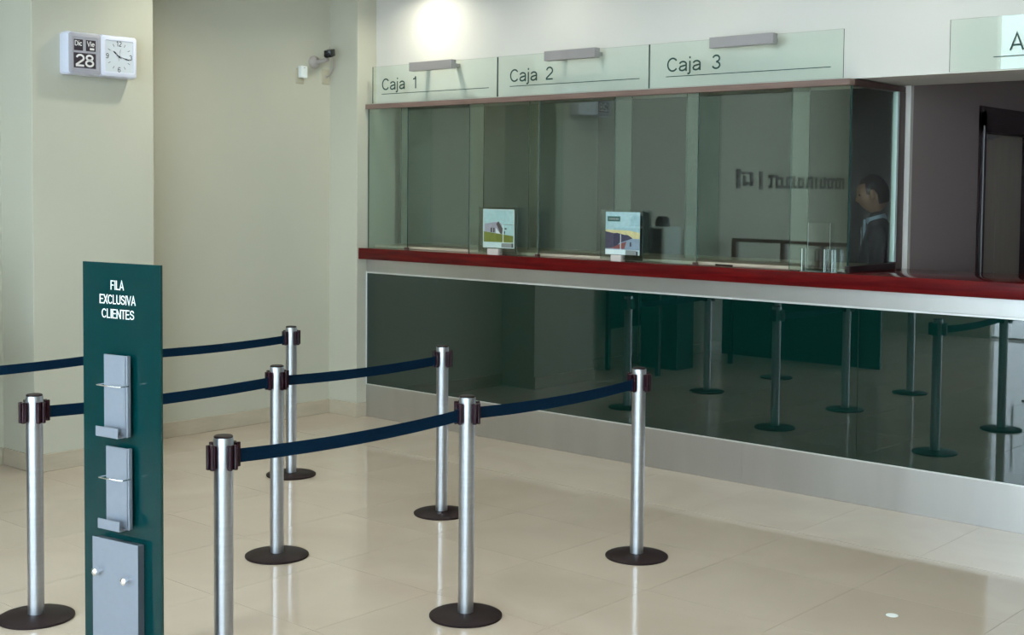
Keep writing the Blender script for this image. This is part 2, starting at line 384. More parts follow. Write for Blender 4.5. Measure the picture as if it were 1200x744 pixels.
# street front: solid left part, glazing to the right
struct(MB().box(XL, -6.28, YFR-0.15, YFR, 0, CH).box(-6.28, XR, YFR-0.15, YFR, 4.30, CH).build('wall_front', cream))
k = 0
for x0, x1 in ((-6.27, -6.04), (-6.03, -5.05), (-5.04, -4.06), (-4.05, -2.6), (-2.59, -1.1), (-1.09, 0.5), (0.51, 2.1), (2.11, 3.98)):
    k += 1
    wn = struct(MB().box(x0, x1, YFR-0.06, YFR-0.048, 0.02, 4.28).build('window_%d' % k, facade_glass))
    fr = MB().box(x0-0.004, x1+0.004, YFR-0.075, YFR-0.035, 0.0, 0.03).box(x0-0.004, x1+0.004, YFR-0.075, YFR-0.035, 4.27, 4.30)
    if k > 3: fr.box(x1-0.015, x1+0.025, YFR-0.09, YFR-0.02, 0, 4.3)
    fr.build('window_frame', alu, wn)
    if k in (2, 3):
        hx = x0+0.06 if k == 2 else x1-0.06
        MB().tube([(hx, YFR, 0.82), (hx, YFR, 1.62)], 0.014).tube([(hx, YFR, 0.9), (hx, YFR-0.05, 0.9)], 0.008).tube([(hx, YFR, 1.54), (hx, YFR-0.05, 1.54)], 0.008).build('door_handle', dark_leg, wn)
# ceiling downlights (fitting + lamp)
ring = MB().lathe([(0.062, -0.004), (0.085, -0.004), (0.085, -0.012), (0.070, -0.014), (0.062, -0.006)], 24)
ring_o = None
for i, (x, y, p) in enumerate(DOWNLIGHTS):
    zc = CEIL if y > 3.2 else CH
    row = 'washing the header wall' if y > 6 else 'above the belt lanes' if y > 3.9 else 'in the middle of the hall' if y > 1 else 'near the street front'
    e = empty('downlight', (x, y, zc)); tag(e, 'round ceiling downlight %s, %s' % (row, 'over the left pillar' if x < -6.5 else 'left of centre' if x < -4.8 else 'over the centre' if x < -3.3 else 'right of centre' if x < -2.5 else 'towards the right' if x < 0 else 'far right'), 'ceiling light', 'recessed downlights in the ceiling')
    if ring_o is None:
        ring_o = ring.build('ring', alu, e)
        dif_o = MB().lathe([(0.0, -0.003), (0.062, -0.003), (0.062, -0.001)], 24).build('diffuser', lamp_glow, e)
    else:
        for s in (ring_o, dif_o):
            c = s.copy(); col.objects.link(c); c.parent = e
    ld = bpy.data.lights.new('lamp', 'AREA'); ld.shape = 'DISK'; ld.size = 0.12; ld.energy = p; ld.color = (1.0, 0.99, 0.82); ld.spread = math.radians(150)
    lo = bpy.data.objects.new('lamp', ld); col.objects.link(lo); lo.parent = e; lo.location = (0, 0, -0.016)

# ================================================================== COUNTER
def front_fix():
    c = empty('bank_counter', (-5.6, 6.99, 0)); tag(c, 'long teller counter clad in dark green glass with brushed steel kick plate', 'counter')
    def P(mb, n, m): 
        o = mb.build(n, m); o.location = (-c.location.x, -c.location.y, 0); o.parent = c; return o
    YP = 6.988
    P(MB().box(-7.733, XR-0.01, YP+0.012, 7.68, 0.0, 1.264), 'carcass', inner_paint)
    xk = [-7.732, -5.05, -3.469, -1.89, -0.31, 1.27, XR-0.01]
    for a, b in zip(xk, xk[1:]):
        P(MB().box(a+0.0015 if a > -7.7 else a+0.006, b-0.0015, YP, YP+0.011, 0.262, 1.153, bev=0.0008), 'green_panel', green_panel)
    for a, b in ((-7.732, -4.235), (-4.235, -0.75), (-0.75, XR-0.01)):
        P(MB().box(a, b-0.0015, YP-0.001, YP+0.012, 0.0, 0.2545, bev=0.001), 'kick_plate', steel)
    P(MB().box(-7.732, XR-0.01, YP-0.001, YP+0.012, 1.163, 1.264, bev=0.001), 'steel_band', steel)
    P(MB().box(-7.732, XR-0.01, YP-0.008, YP+0.004, 1.152, 1.163, bev=0.001).box(-7.732, XR-0.01, YP-0.008, YP+0.004, 0.2545, 0.262, bev=0.001)
      .box(-7.732, -7.725, YP-0.008, YP+0.004, 0.262, 1.152, bev=0.001), 'edge_trim', alu)
    return c
counter = front_fix()
cm = MB().box(-7.733, XR-0.01, YC, 7.715, 1.266, 1.355, bev=0.003, seg=2); cm.bm.normal_update()
for f in cm.bm.faces:
    if f.normal.z > 0.9: f.material_index = 1
ct = cm.build('countertop', [cherry_wood, cherry_top])
tag(ct, 'glossy red cherry wood countertop running the whole length of the teller counter', 'countertop')

sh = MB().box(-7.72, -3.60, 7.06, 7.735, 1.3555, 1.374, bev=0.002).build('beige_reflection', skirting)  # beige slab added to stand for the reflection in the lacquered countertop
tag(sh, 'pale beige strip standing in for a reflection on the countertop behind the teller glass', 'painted reflection')
# teller screen
ts = empty('teller_screen', (-5.6, YF, 1.355)); tag(ts, 'green tinted glass teller screen with staggered panes under a brown rail', 'glass screen')
TS = Vector((-5.6, YF, 1.355))
def tspart(mb, n, m): 
    o = mb.build(n, m); o.location = -TS; o.parent = ts; return o
def pane(x0, x1, y0, y1, z0, z1, g=teller_glass):
    mb = MB(); mb.box(x0, x1, y0, y1, z0, z1)
    th = min(x1-x0, y1-y0)
    mb.bm.normal_update()
    for f in mb.bm.faces:
        n = f.normal
        flat = abs(n.y) if (y1-y0) < (x1-x0) else abs(n.x)
        f.material_index = 0 if flat > 0.5 else 1
    return mb
ZR0, ZR1 = 2.455, 2.492
for a, b in ((-7.727, -7.277), (-6.622, -5.941), (-5.278, -4.610), (-3.941, -3.559)):
    tspart(pane(a, b, YF-0.005, YF+0.005, 1.3555, ZR0+0.004), 'front_pane', [teller_glass, green_edge])
for a, b in ((-7.490, -6.596), (-6.149, -5.231), (-4.788, -3.892)):
    tspart(pane(a, b, YB-0.005, YB+0.005, 1.390, ZR0+0.02), 'rear_pane', [teller_glass, green_edge])
tspart(MB().box(-7.733, -3.55, YF-0.032, YF+0.03, ZR0, ZR1, bev=0.002).box(-7.733, -3.6, YB-0.02, YB+0.02, ZR0+0.01, ZR1, bev=0.002), 'top_rail', rail_wenge_lit)
tspart(MB().box(-3.60, -3.548, YF+0.03, 7.715, ZR0, ZR1, bev=0.002), 'side_rail', wenge)
tspart(pane(-3.565, -3.555, YF+0.012, 7.60, 1.395, ZR0+0.004), 'side_pane', [side_glass, green_edge])
tspart(MB().box(-3.575, -3.545, 7.597, 7.622, 1.40, ZR0), 'side_pane_edge', acr_edge)
tspart(MB().box(-3.595, -3.545, 7.625, 7.712, 1.356, ZR0, bev=0.002), 'side_post', wenge)
tspart(MB().box(-3.58, -3.548, YF+0.012, 7.622, 1.356, 1.393, bev=0.002), 'bottom_rail', door_dark)
for x in (-7.277, -5.941, -4.610):
    tspart(MB().box(x-0.022, x+0.004, YF-0.016, YF+0.016, 1.3555, 1.373, bev=0.002), 'clamp', wenge)

# ================================================================== SIGNS ON THE HEADER
def header_sign(x0, x1, word, tx, label, bx=None, lx=None, txw=None):
    e = empty('hanging_sign', (x0, 6.97, 2.5)); tag(e, label, 'sign', 'glass signs above the tellers')
    o = Vector((x0, 6.97, 2.5))
    gp = pane(x0, x1, 6.966, 6.974, 2.4965, 2.782).build('glass_plate', [sign_glass, green_edge]); gp.location = -o; gp.parent = e
    t = letters('lettering', word, letter_green, frame_M((tx, 6.9655, 2.594), (1, 0, 0), (0, 0, 1)), 0.092, txw, weight=0.115, depth=0.0012)
    t.location = -o; t.parent = e
    if lx:
        l = MB().box(lx[0], lx[1], 6.9635, 6.9655, 2.562, 2.567).build('underline', letter_green); l.location = -o; l.parent = e
    if bx:
        b = MB().box(bx[0], bx[1], 6.935, 6.990, 2.724, 2.790, bev=0.002).box(bx[0]+0.05, bx[0]+0.09, 6.989, 7.084, 2.745, 2.77).box(bx[1]-0.09, bx[1]-0.05, 6.989, 7.084, 2.745, 2.77).build('bracket', bracket_grey)
        b.location = -o; b.parent = e
    return e
header_sign(-7.648, -6.322, 'Caja  1', -7.538, 'leftmost green glass sign reading Caja 1 above the teller screen', (-7.205, -6.755), (-7.538, -6.40), 0.385)
header_sign(-6.316, -4.984, 'Caja  2', -6.196, 'middle green glass sign reading Caja 2 above the teller screen', (-5.855, -5.405), (-6.196, -5.054), 0.405)
header_sign(-4.978, -3.594, 'Caja  3', -4.838, 'green glass sign reading Caja 3, at the right end of the teller screen', (-4.500, -4.045), (-4.844, -3.673), 0.407)
header_sign(-2.955, -1.45, 'A', -2.627, 'separate glass sign with a letter A at top right above the open counter', (-2.2, -1.75), (-2.71, -1.60), 0.082)

# ================================================================== PASSAGE DOORWAY
d1 = struct(MB().box(-3.66, -3.50, DY0, DY0+0.11, 0, DZ, bev=0.003).box(-3.66, -3.50, DY1-0.10, DY1, 0, DZ, bev=0.003).box(-3.66, -3.50, DY0, DY1, DZ-0.14, DZ+0.035, bev=0.003).build('door_1', door_dark))
MB().box(-3.66, -3.62, DY0+0.11, 9.42, 0.0, DZ-0.14).build('door_leaf', door_leaf_m, d1)
MB().box(-3.66, -3.62, 9.424, DY1-0.10, 0.0, DZ-0.14).build('door_leaf', door_leaf_m, d1)
MB().box(-3.62, -3.575, 9.12, 9.24, DZ-0.185, DZ-0.145, bev=0.004).tube([(-3.59, 9.14, DZ-0.17), (-3.56, 9.30, DZ-0.16)], 0.006).build('door_closer', bracket_grey, d1)
MB().box(-3.505, -3.493, DY0+0.05, DY0+0.058, 0, DZ-0.1).build('frame_bead', bracket_grey, d1)

# ================================================================== BARRIER POSTS
H = 0.95
def make_post():
    r = empty('barrier_post')
    MB().lathe([(0.0, 0.0), (0.154, 0.0), (0.156, 0.003), (0.156, 0.009), (0.150, 0.0125), (0.06, 0.020), (0.040, 0.021), (0.0, 0.021)], 64).build('base', disc_brown, r)
    MB().lathe([(0.0335, 0.018), (0.0335, 0.828)], 40).build('tube', post_steel, r)
    MB().lathe([(0.0, 0.826), (0.0352, 0.826), (0.0352, 0.942), (0.0345, 0.944), (0.0, 0.944)], 40).build('collar', post_steel, r)
    MB().lathe([(0.0335, 0.943), (0.0335, 0.948), (0.030, 0.951), (0.0, 0.952)], 40).build('cap', disc_brown, r)
    for a in range(4):
        m = Matrix.Rotation(a*PI/2, 4, 'Z')
        MB().box(0.030, 0.048, -0.010, 0.010, 0.838, 0.918, M=m).box(0.045, 0.052, -0.018, 0.018, 0.834, 0.922, bev=0.002, M=m) \
            .box(0.050, 0.062, 0.005, 0.018, 0.834, 0.922, bev=0.002, M=m).box(0.050, 0.062, -0.018, -0.005, 0.834, 0.922, bev=0.002, M=m).build('belt_clip', clip_plastic, r)
    return r
def belt_mb(L, sag):
    mb = MB(); n = 14; z = 0.870; h = 0.025; t = 0.0008
    bm = mb.bm; R = []
    for i in range(n+1):
        s = i/n; y = 0.058 + (L-0.116)*s; zz = z - sag*4*s*(1-s)
        R.append([bm.verts.new((dx, y, zz+dz)) for dx, dz in ((-t, -h), (t, -h), (t, h), (-t, h))])
    for a, b in zip(R, R[1:]):
        for k in range(4): bm.faces.new((a[k], a[(k+1) % 4], b[(k+1) % 4], b[k]))
    bm.faces.new(R[0]); bm.faces.new(R[-1])
    mb.box(-0.006, 0.006, 0.050, 0.062, z-h-0.004, z+h+0.004); mb.box(-0.006, 0.006, L-0.062, L-0.050, z-h-0.004, z+h+0.004)
    bmesh.ops.recalc_face_normals(bm, faces=bm.faces[:])
    return mb
posts = [
 (-3.754, 2.721, 'foreground steel barrier post right of the teal sign, its base out of view', 3.967),
 (-3.754, 3.967, 'steel barrier post in the middle of the nearest belt, its base at bottom centre', 5.205),
 (-3.754, 5.205, 'rightmost steel barrier post, where the nearest belt ends before the counter', None),
 (-5.067, 2.720, 'leftmost steel barrier post, left of the teal sign, start of the middle belt', 3.991),
 (-5.067, 3.991, 'middle post of the middle belt, standing just in front of the farthest visible post', 5.150),
 (-5.067, 5.150, 'steel barrier post ending the middle belt, before the left of the green counter', None),
 (-6.454, 2.720, 'first post of the farthest belt, out of view at the left, mirrored in the counter', 3.970),
 (-6.454, 3.970, 'post of the farthest belt hidden behind the teal sign, mirrored in the counter', 5.196),
 (-6.454, 5.196, 'steel barrier post farthest back, ending the farthest belt near the left wall', None)]
proto = make_post()
GP = 'retractable belt barrier posts'
pobs = []
for i, (x, y, lab, y2) in enumerate(posts):
    pobs.append(proto if i == 0 else copy_tree(proto))
for o, (x, y, lab, y2) in zip(pobs, posts):
    o.location = (x, y, 0); tag(o, lab, 'barrier post', GP)
    if y2: belt_mb(y2-y, 0.012 if x < -4 else 0.016).build('belt', belt_blue, o)

# ================================================================== TEAL QUEUE SIGN
SA = Vector((-4.111, 2.391, 0)); ta = math.atan2(0.15890, 0.98729)
qs = empty('queue_sign', SA, ta); tag(qs, 'tall teal glass panel reading FILA EXCLUSIVA CLIENTES with silver leaflet holders, left foreground', 'sign')
W = 0.385
mb = pane(0, W, 0.0, 0.010, 0.012, 1.56); mb.build('sign_panel', [sign_green, green_edge], qs)
MB().box(-0.03, W+0.03, -0.16, 0.06, 0.0, 0.012, bev=0.002).build('base_plate', steel, qs)
MB().box(0.02, W-0.02, 0.0105, 0.03, 0.012, 0.07, bev=0.002).build('base_bracket', steel, qs)
for word, s0, s1, zb, h in (('FILA', 0.1435, 0.209, 1.452+0.016, 0.032), ('EXCLUSIVA', 0.0875, 0.2665, 1.4215-0.003, 0.032), ('CLIENTES', 0.0975, 0.2585, 1.3705-0.001, 0.032)):
    letters('lettering', word, letter_white, frame_M((s0, -0.0002, zb), (1, 0, 0), (0, 0, 1)), h, s1-s0, qs, weight=0.10, depth=0.0012)
def leaflet(z0, z1, s0, s1):
    lh = MB()
    lh.box(s0, s1, -0.030, -0.0245, z0, z1, bev=0.0012)           # back plate, folded right edge
    lh.box(s1-0.014, s1, -0.030, -0.012, z0, z1, bev=0.004, seg=3)
    lh.box(s0+0.02, s1-0.02, -0.0245, -0.001, z0+0.05, z0+0.09)
    lh.box(s0+0.02, s1-0.02, -0.0245, -0.001, z1-0.09, z1-0.05)
    o = lh.build('leaflet_holder', sign_grey, qs)
    MB().box(s0-0.006, s1-0.012, -0.060, -0.026, z0-0.001, z0+0.003, bev=0.0008).box(s0-0.006, s1-0.012, -0.062, -0.058, z0, z0+0.034, bev=0.001).build('lip', sign_grey, o)
    zw = z0 + 0.175
    MB().tube([(s0-0.002, -0.024, zw), (s0-0.004, -0.056, zw), (s0+0.001, -0.061, zw), (s1-0.010, -0.061, zw), (s1-0.003, -0.056, zw), (s1, -0.024, zw)], 0.0024, 8).build('wire_bar', chrome, o)
    return o
leaflet(0.972, 1.249, 0.140, 0.256)
leaflet(0.655, 0.934, 0.148, 0.262)
bx = MB().box(0.083, 0.304, -0.030, -0.001, 0.163, 0.608, bev=0.002).build('lower_case', case_side, qs)
MB().box(0.080, 0.307, -0.033, -0.0301, 0.16, 0.611, bev=0.0006).build('front_plate', sign_grey, bx)
for sx, sz in ((0.118, 0.497), (0.262, 0.487)):
    m = Matrix.Translation((sx, -0.033, sz)) @ Matrix.Rotation(PI/2, 4, 'X')
    MB().lathe([(0.006, 0.0), (0.006, 0.018), (0.013, 0.019), (0.013, 0.026), (0.007, 0.031), (0.0, 0.032)], 20, M=m).build('stud', chrome, bx)

# ================================================================== WALL CLOCK
ck = empty('wall_clock', (XP, 4.555, 2.53)); tag(ck, 'white wall clock with flip date Dic Vie 28 beside its dial, on the left pillar', 'clock')
CO = Vector((XP, 4.555, 2.53))
def cp(mb, n, m, par=None):
    o = mb.build(n, m)
    if par is None: o.location = -CO; o.parent = ck
    else: o.parent = par
    return o
def housing(y0, y1, z0, z1, x1, ch, rim, depth):
    """chamfered frame open to a recess: back box outline at the wall, bevelled to the front, recessed face"""
    mb = MB(); bm = mb.bm
    def ring(x, i):  # octagon-like loop, small corner cuts
        c = max(0.012 - i*0.2, 0.004)
        a, b, d, e = y0+i, y1-i, z0+i, z1-i
        return [bm.verts.new((x, *p)) for p in ((a+c, d), (b-c, d), (b, d+c), (b, e-c), (b-c, e), (a+c, e), (a, e-c), (a, d+c))]
    R = [ring(XP+0.0005, 0.004), ring(XP+0.02, 0), ring(x1-ch, 0), ring(x1-ch*0.3, ch*0.35), ring(x1, ch), ring(x1, ch+rim), ring(x1-depth, ch+rim+0.002)]
    for a, b in zip(R, R[1:]):
        for k in range(8): f = bm.faces.new((a[k], a[(k+1) % 8], b[(k+1) % 8], b[k])); f.smooth = True
    bm.faces.new(R[-1]); bm.faces.new(R[0][::-1])
    bmesh.ops.recalc_face_normals(bm, faces=bm.faces[:])
    for f in bm.faces:
        if f.calc_center_median().x > x1-ch*0.35: f.material_index = 1
    return mb
hl = cp(housing(4.303, 4.545, 2.530, 2.800, -7.556, 0.022, 0.012, 0.004), 'date_housing', [plastic_white, plastic_grey])
hr = cp(housing(4.530, 4.800, 2.530, 2.800, -7.552, 0.020, 0.012, 0.006), 'dial_housing', [plastic_white, plastic_white])
X1 = -7.5598
cp(MB().box(X1, X1+0.001, 4.338, 4.511, 2.566, 2.765), 'date_bezel', plastic_grey, hl)
Xc = X1+0.0014
fc1 = cp(MB().box(Xc, Xc+0.001, 4.346, 4.408, 2.682, 2.752), 'flip_card', card_black, hl)
fc2 = cp(MB().box(Xc, Xc+0.001, 4.429, 4.497, 2.682, 2.752), 'flip_card', card_black, hl)
fc3 = cp(MB().box(Xc, Xc+0.001, 4.344, 4.498, 2.573, 2.668), 'flip_card', card_black, hl)
def flip_text(word, y0, y1, z, h, wt):
    return letters('date_lettering', word, card_white, frame_M((Xc+0.0008, y0, z), (0, 1, 0), (0, 0, 1)), h, y1-y0, hl, weight=wt, depth=0.0008)
flip_text('Dic', 4.351, 4.402, 2.712, 0.032, 0.16)
flip_text('Vie', 4.435, 4.490, 2.712, 0.032, 0.16)
flip_text('28', 4.354, 4.488, 2.583, 0.076, 0.165)
cp(MB().box(Xc+0.001, Xc+0.0016, 4.456, 4.487, 2.690, 2.703, bev=0.0002), 'date_badge', card_white, hl)
Xd = -7.5575
cp(MB().box(Xd, Xd+0.001, 4.562, 4.768, 2.562, 2.768), 'dial', dial_white, hr)
cy_, cz_ = 4.665, 2.665
Xn = Xd+0.0012
for k in range(12):
    a = PI/2 - k*PI/6
    if k % 3 == 0: continue
    c, s = math.cos(a), math.sin(a)
    mm = frame_M((Xn, cy_+0.082*c, cz_+0.082*s), (0, c, s), (0, -s, c))
    MB().box(-0.009, 0.009, -0.0014, 0.0014, 0, 0.0006, M=mm).build('hour_mark', ink, hr)
for n_, dy, dz in (('12', -0.0, 0.083), ('3', 0.085, 0.0), ('6', 0.0, -0.083), ('9', -0.085, 0.0)):
    letters('numeral', n_, ink, frame_M((Xn-0.0002, cy_+dy, cz_+dz), (0, 1, 0), (0, 0, 1)), 0.034, 0.038 if n_ == '12' else 0.021, hr, weight=0.13, depth=0.0006, centre=True)
def hand(name, ang, L, wd, lift, tail=0.02):
    c, s = math.cos(ang), math.sin(ang)
    mm = frame_M((Xn+lift, cy_, cz_), (0, c, s), (0, -s, c))
    MB().box(-tail, L, -wd*0.5, wd*0.5, 0, 0.0006, M=mm).box(L*0.55, L*0.9, -wd, wd, 0, 0.0006, M=mm).build(name, ink, hr)
hand('hour_hand', math.radians(142), 0.055, 0.004, 0.002)
hand('minute_hand', math.radians(-14), 0.078, 0.003, 0.003)
hand('second_hand', math.radians(80), 0.050, 0.001, 0.004, 0.03)
cp(MB().lathe([(0.005, 0), (0.005, 0.006), (0, 0.007)], 12, M=frame_M((Xn, cy_, cz_), (0, 1, 0), (0, 0, 1))), 'hand_pin', ink, hr)

# ================================================================== SECURITY CAMERA + OUTLETS
def at(o, mb, n, m, par=None):
    q = mb.build(n, m); q.location = -o.location if par is None else Vector((0, 0, 0)); q.parent = o if par is None else par; return q
sc_ = empty('security_camera', (XL, 6.715, 2.82)); tag(sc_, 'small black security camera on a grey wall arm in the far left corner', 'security camera')
MX = Matrix.Translation((XL, 6.715, 2.824)) @ Matrix.Rotation(PI/2, 4, 'Y')
at(sc_, MB().lathe([(0.0, 0.0), (0.050, 0.0), (0.052, 0.010), (0.046, 0.026), (0.028, 0.040), (0.0, 0.043)], 28, M=MX), 'wall_mount', cam_grey)
at(sc_, MB().tube([(XL+0.035, 6.715, 2.824), (XL+0.09, 6.728, 2.828), (XL+0.150, 6.742, 2.842)], 0.017, 12), 'arm', cam_grey)
hd = Matrix.Translation((XL+0.155, 6.752, 2.887)) @ Matrix.Rotation(math.radians(-62), 4, 'Z') @ Matrix.Rotation(math.radians(14), 4, 'Y')
body = at(sc_, MB().box(-0.045, 0.05, -0.030, 0.030, -0.026, 0.030, bev=0.006, seg=2, M=hd), 'body', black)
lm = hd @ Matrix.Translation((0.05, 0, -0.004)) @ Matrix.Rotation(PI/2, 4, 'Y')
at(sc_, MB().lathe([(0.0, 0.0), (0.021, 0.0), (0.022, 0.022), (0.017, 0.026), (0.014, 0.018), (0.0, 0.018)], 20, M=lm), 'lens', black, body)
at(sc_, MB().box(-0.03, -0.005, -0.012, 0.012, 0.025, 0.028, M=hd), 'maker_plate', cam_grey, body)
cab = [(XL+0.13, 6.770, 2.905), (XL+0.135, 6.775, 2.936), (XL+0.10, 6.800, 2.945), (XL+0.075, 6.835, 2.915), (XL+0.07, 6.865, 2.85), (XL+0.06, 6.868, 2.78), (XL+0.035, 6.858, 2.735), (XL+0.009, 6.842, 2.716)]
def smooth_path(p, n=5):
    out = []; P_ = [Vector(q) for q in p]
    for i in range(len(P_)-1):
        a, b, c, d = P_[max(i-1, 0)], P_[i], P_[i+1], P_[min(i+2, len(P_)-1)]
        for k in range(n):
            t = k/n; out.append(0.5*((2*b)+(-a+c)*t+(2*a-5*b+4*c-d)*t*t+(-a+3*b-3*c+d)*t**3))
    return out+[P_[-1]]
at(sc_, MB().tube(smooth_path(cab), 0.0058, 8), 'cable', cam_grey)
def outlet(y, z, lab, cat='outlet'):
    e = empty('wall_outlet', (XL, y, z)); tag(e, lab, cat)
    at(e, MB().box(XL, XL+0.008, y-0.038, y+0.038, z-0.060, z+0.060, bev=0.003), 'cover_plate', beige_plate)
    return e
o1 = outlet(6.838, 2.716, 'beige outlet plate under the security camera, with the camera cable going in')
at(o1, MB().box(XL+0.008, XL+0.011, 6.826, 6.850, 2.703, 2.728), 'socket', cam_grey)
o2 = outlet(6.575, 2.705, 'beige outlet plate half covered by a white plug-in box, left of the security camera')
e = empty('plug_in_box', (XL+0.008, 6.582, 2.735)); tag(e, 'small white plug-in box on the outlet left of the security camera', 'adapter')
at(e, MB().box(XL+0.008, XL+0.05, 6.552, 6.618, 2.690, 2.784, bev=0.008, seg=3), 'casing', paper)
at(e, MB().box(XL+0.05, XL+0.0515, 6.578, 6.590, 2.765, 2.770), 'indicator', cam_grey)

# ================================================================== THINGS ON THE COUNTER
ZC = 1.3553
def poster_holder(x0, x1, y, z1, label, page, art):
    e = empty('poster_holder', ((x0+x1)/2, y, ZC)); tag(e, label, 'poster holder')
    g = pane(x0, x1, y-0.002, y+0.002, ZC+0.012, z1).build('acrylic_sheet', [clear_acrylic, green_edge]); g.location = -e.location; g.parent = e
    g = pane(x0+0.002, x1-0.002, y+0.005, y+0.008, ZC+0.012, z1-0.004).build('acrylic_sheet', [clear_acrylic, green_edge]); g.location = -e.location; g.parent = e
    at(e, MB().box(x0+0.10, x1-0.16, y-0.018, y+0.030, ZC, ZC+0.042, bev=0.002), 'foot', mat_foot)
    p = at(e, MB().box(page[0], page[1], y+0.0025, y+0.0045, page[2], page[3]), 'poster', paper)
    for pts, m, d in art:
        s = 1
        q = MB(); P_ = [(page[0]+(page[1]-page[0])*u, page[2]+(page[3]-page[2])*v) for u, v in pts]
        q.prism(P_, y+0.0025-0.0003*d, y+0.0027, 'XZ').build('printed_patch', m, p)
    return e
mat_foot = mat('pale_foot_plastic', (0.55, 0.50, 0.47), 0.5)
ar = lambda n, c: mat(n, c, 0.55, noise=((40, 40, 40), 0.1))
a_sky, a_grass, a_wall, a_roof, a_dark = ar('print_sky', (0.60, 0.76, 0.79)), ar('print_grass', (0.20, 0.22, 0.035)), ar('print_wall', (0.42, 0.38, 0.46)), ar('print_roof', (0.10, 0.07, 0.08)), ar('print_dark', (0.05, 0.05, 0.06))
a_sun, a_mtn, a_sea, a_rock, a_green = ar('print_sunset', (0.75, 0.62, 0.32)), ar('print_mountain', (0.07, 0.06, 0.11)), ar('print_sea', (0.30, 0.36, 0.46)), ar('print_rocks', (0.30, 0.10, 0.09)), ar('print_banner', (0.02, 0.11, 0.10))
a_sky2 = ar('print_pale_sky', (0.56, 0.72, 0.80)); a_grey = ar('print_grey', (0.30, 0.30, 0.30))
R_ = lambda a, b, c, d: [(a, c), (b, c), (b, d), (a, d)]
art1 = [(R_(0.03, 0.97, 0.15, 0.97), a_sky, 1), ([(0.03, 0.15), (0.97, 0.15), (0.97, 0.32), (0.60, 0.36), (0.03, 0.42)], a_grass, 2),
        ([(0.05, 0.42), (0.60, 0.37), (0.60, 0.62), (0.50, 0.68), (0.05, 0.62)], a_wall, 3), ([(0.43, 0.62), (0.50, 0.69), (0.64, 0.50), (0.62, 0.36), (0.56, 0.38)], a_roof, 4),
        (R_(0.25, 0.30, 0.40, 0.52), a_dark, 4), (R_(0.33, 0.38, 0.40, 0.52), a_dark, 4), ([(0.42, 0.38), (0.56, 0.37), (0.42, 0.52)], paper, 5),
        (R_(0.64, 0.66, 0.15, 0.62), paper, 5), (R_(0.63, 0.97, 0.60, 0.615), a_grey, 5), (R_(0.60, 0.92, 0.02, 0.13), a_grey, 3), (R_(0.92, 0.97, 0.02, 0.13), a_dark, 3), (R_(0.68, 0.71, 0.36, 0.44), a_dark, 5), (R_(0.70, 0.76, 0.48, 0.52), a_dark, 5)]
art2 = [(R_(0.0, 1.0, 0.12, 1.0), a_sky2, 1), ([(0, 0.50), (0.5, 0.40), (1, 0.38), (1, 0.52), (0.7, 0.57), (0, 0.58)], a_sun, 2),
        (R_(0.0, 1.0, 0.12, 0.38), a_sea, 3), ([(0, 0.14), (0, 0.54), (0.25, 0.50), (0.35, 0.51), (0.55, 0.47), (0.66, 0.465), (0.80, 0.39), (0.40, 0.27), (0.30, 0.14)], a_mtn, 4),
        ([(0.02, 0.14), (0.56, 0.14), (0.62, 0.31), (0.50, 0.28), (0.20, 0.16)], a_rock, 5), (R_(0.06, 0.43, 0.775, 0.895), a_green, 3),
        (R_(0.44, 0.46, 0.12, 0.48), paper, 6), (R_(0.0, 0.58, 0.0, 0.12), paper, 3), (R_(0.60, 0.90, 0.0, 0.11), a_grey, 3), (R_(0.90, 0.95, 0.0, 0.09), a_dark, 3), (R_(0.72, 0.76, 0.20, 0.30), a_dark, 6)]
poster_holder(-6.469, -6.101, 6.945, 1.70, 'acrylic counter poster of a white house on green grass, at the second window', (-6.430, -6.125, 1.405, 1.685), art1)
ph2 = poster_holder(-5.346, -5.000, 6.945, 1.70, 'counter poster of blue sky over a dark headland and sea, at the third window', (-5.305, -5.022, 1.400, 1.685), art2)
# rows of tiny print on the banner of the second poster
for k in range(7):
    x = -5.305 + 0.283*(0.11+0.040*k)
    at(ph2, MB().box(x, x+0.008, 6.9455, 6.9458, 1.400+0.285*0.815, 1.400+0.285*0.855), 'printed_mark', a_grey)

bh = empty('leaflet_stand', (-3.70, 6.95, ZC)); tag(bh, 'empty clear acrylic leaflet stand on the counter near the right end of the glass', 'leaflet stand')
def acr(x0, x1, y0, y1, z0, z1): 
    g = pane(x0, x1, y0, y1, z0, z1).build('acrylic_sheet', [clear_acrylic, acr_edge]); g.location = -bh.location; g.parent = bh
acr(-3.800, -3.655, 6.966, 6.970, ZC+0.004, 1.645)
acr(-3.812, -3.665, 6.922, 6.926, ZC+0.004, 1.492)
acr(-3.815, -3.811, 6.922, 6.970, ZC+0.004, 1.492)
acr(-3.668, -3.664, 6.922, 6.970, ZC+0.004, 1.492)
acr(-3.660, -3.620, 6.930, 6.934, ZC+0.004, 1.488)
acr(-3.622, -3.618, 6.930, 6.970, ZC+0.004, 1.488)
acr(-3.82, -3.61, 6.915, 6.975, ZC, ZC+0.004)

pn = MB().tube([(-4.50, 7.055, ZC+0.005), (-4.36, 7.03, ZC+0.005)], 0.005, 8).build('pen', black); tag(pn, 'short black pen lying on the counter behind the widest rear pane', 'pen')

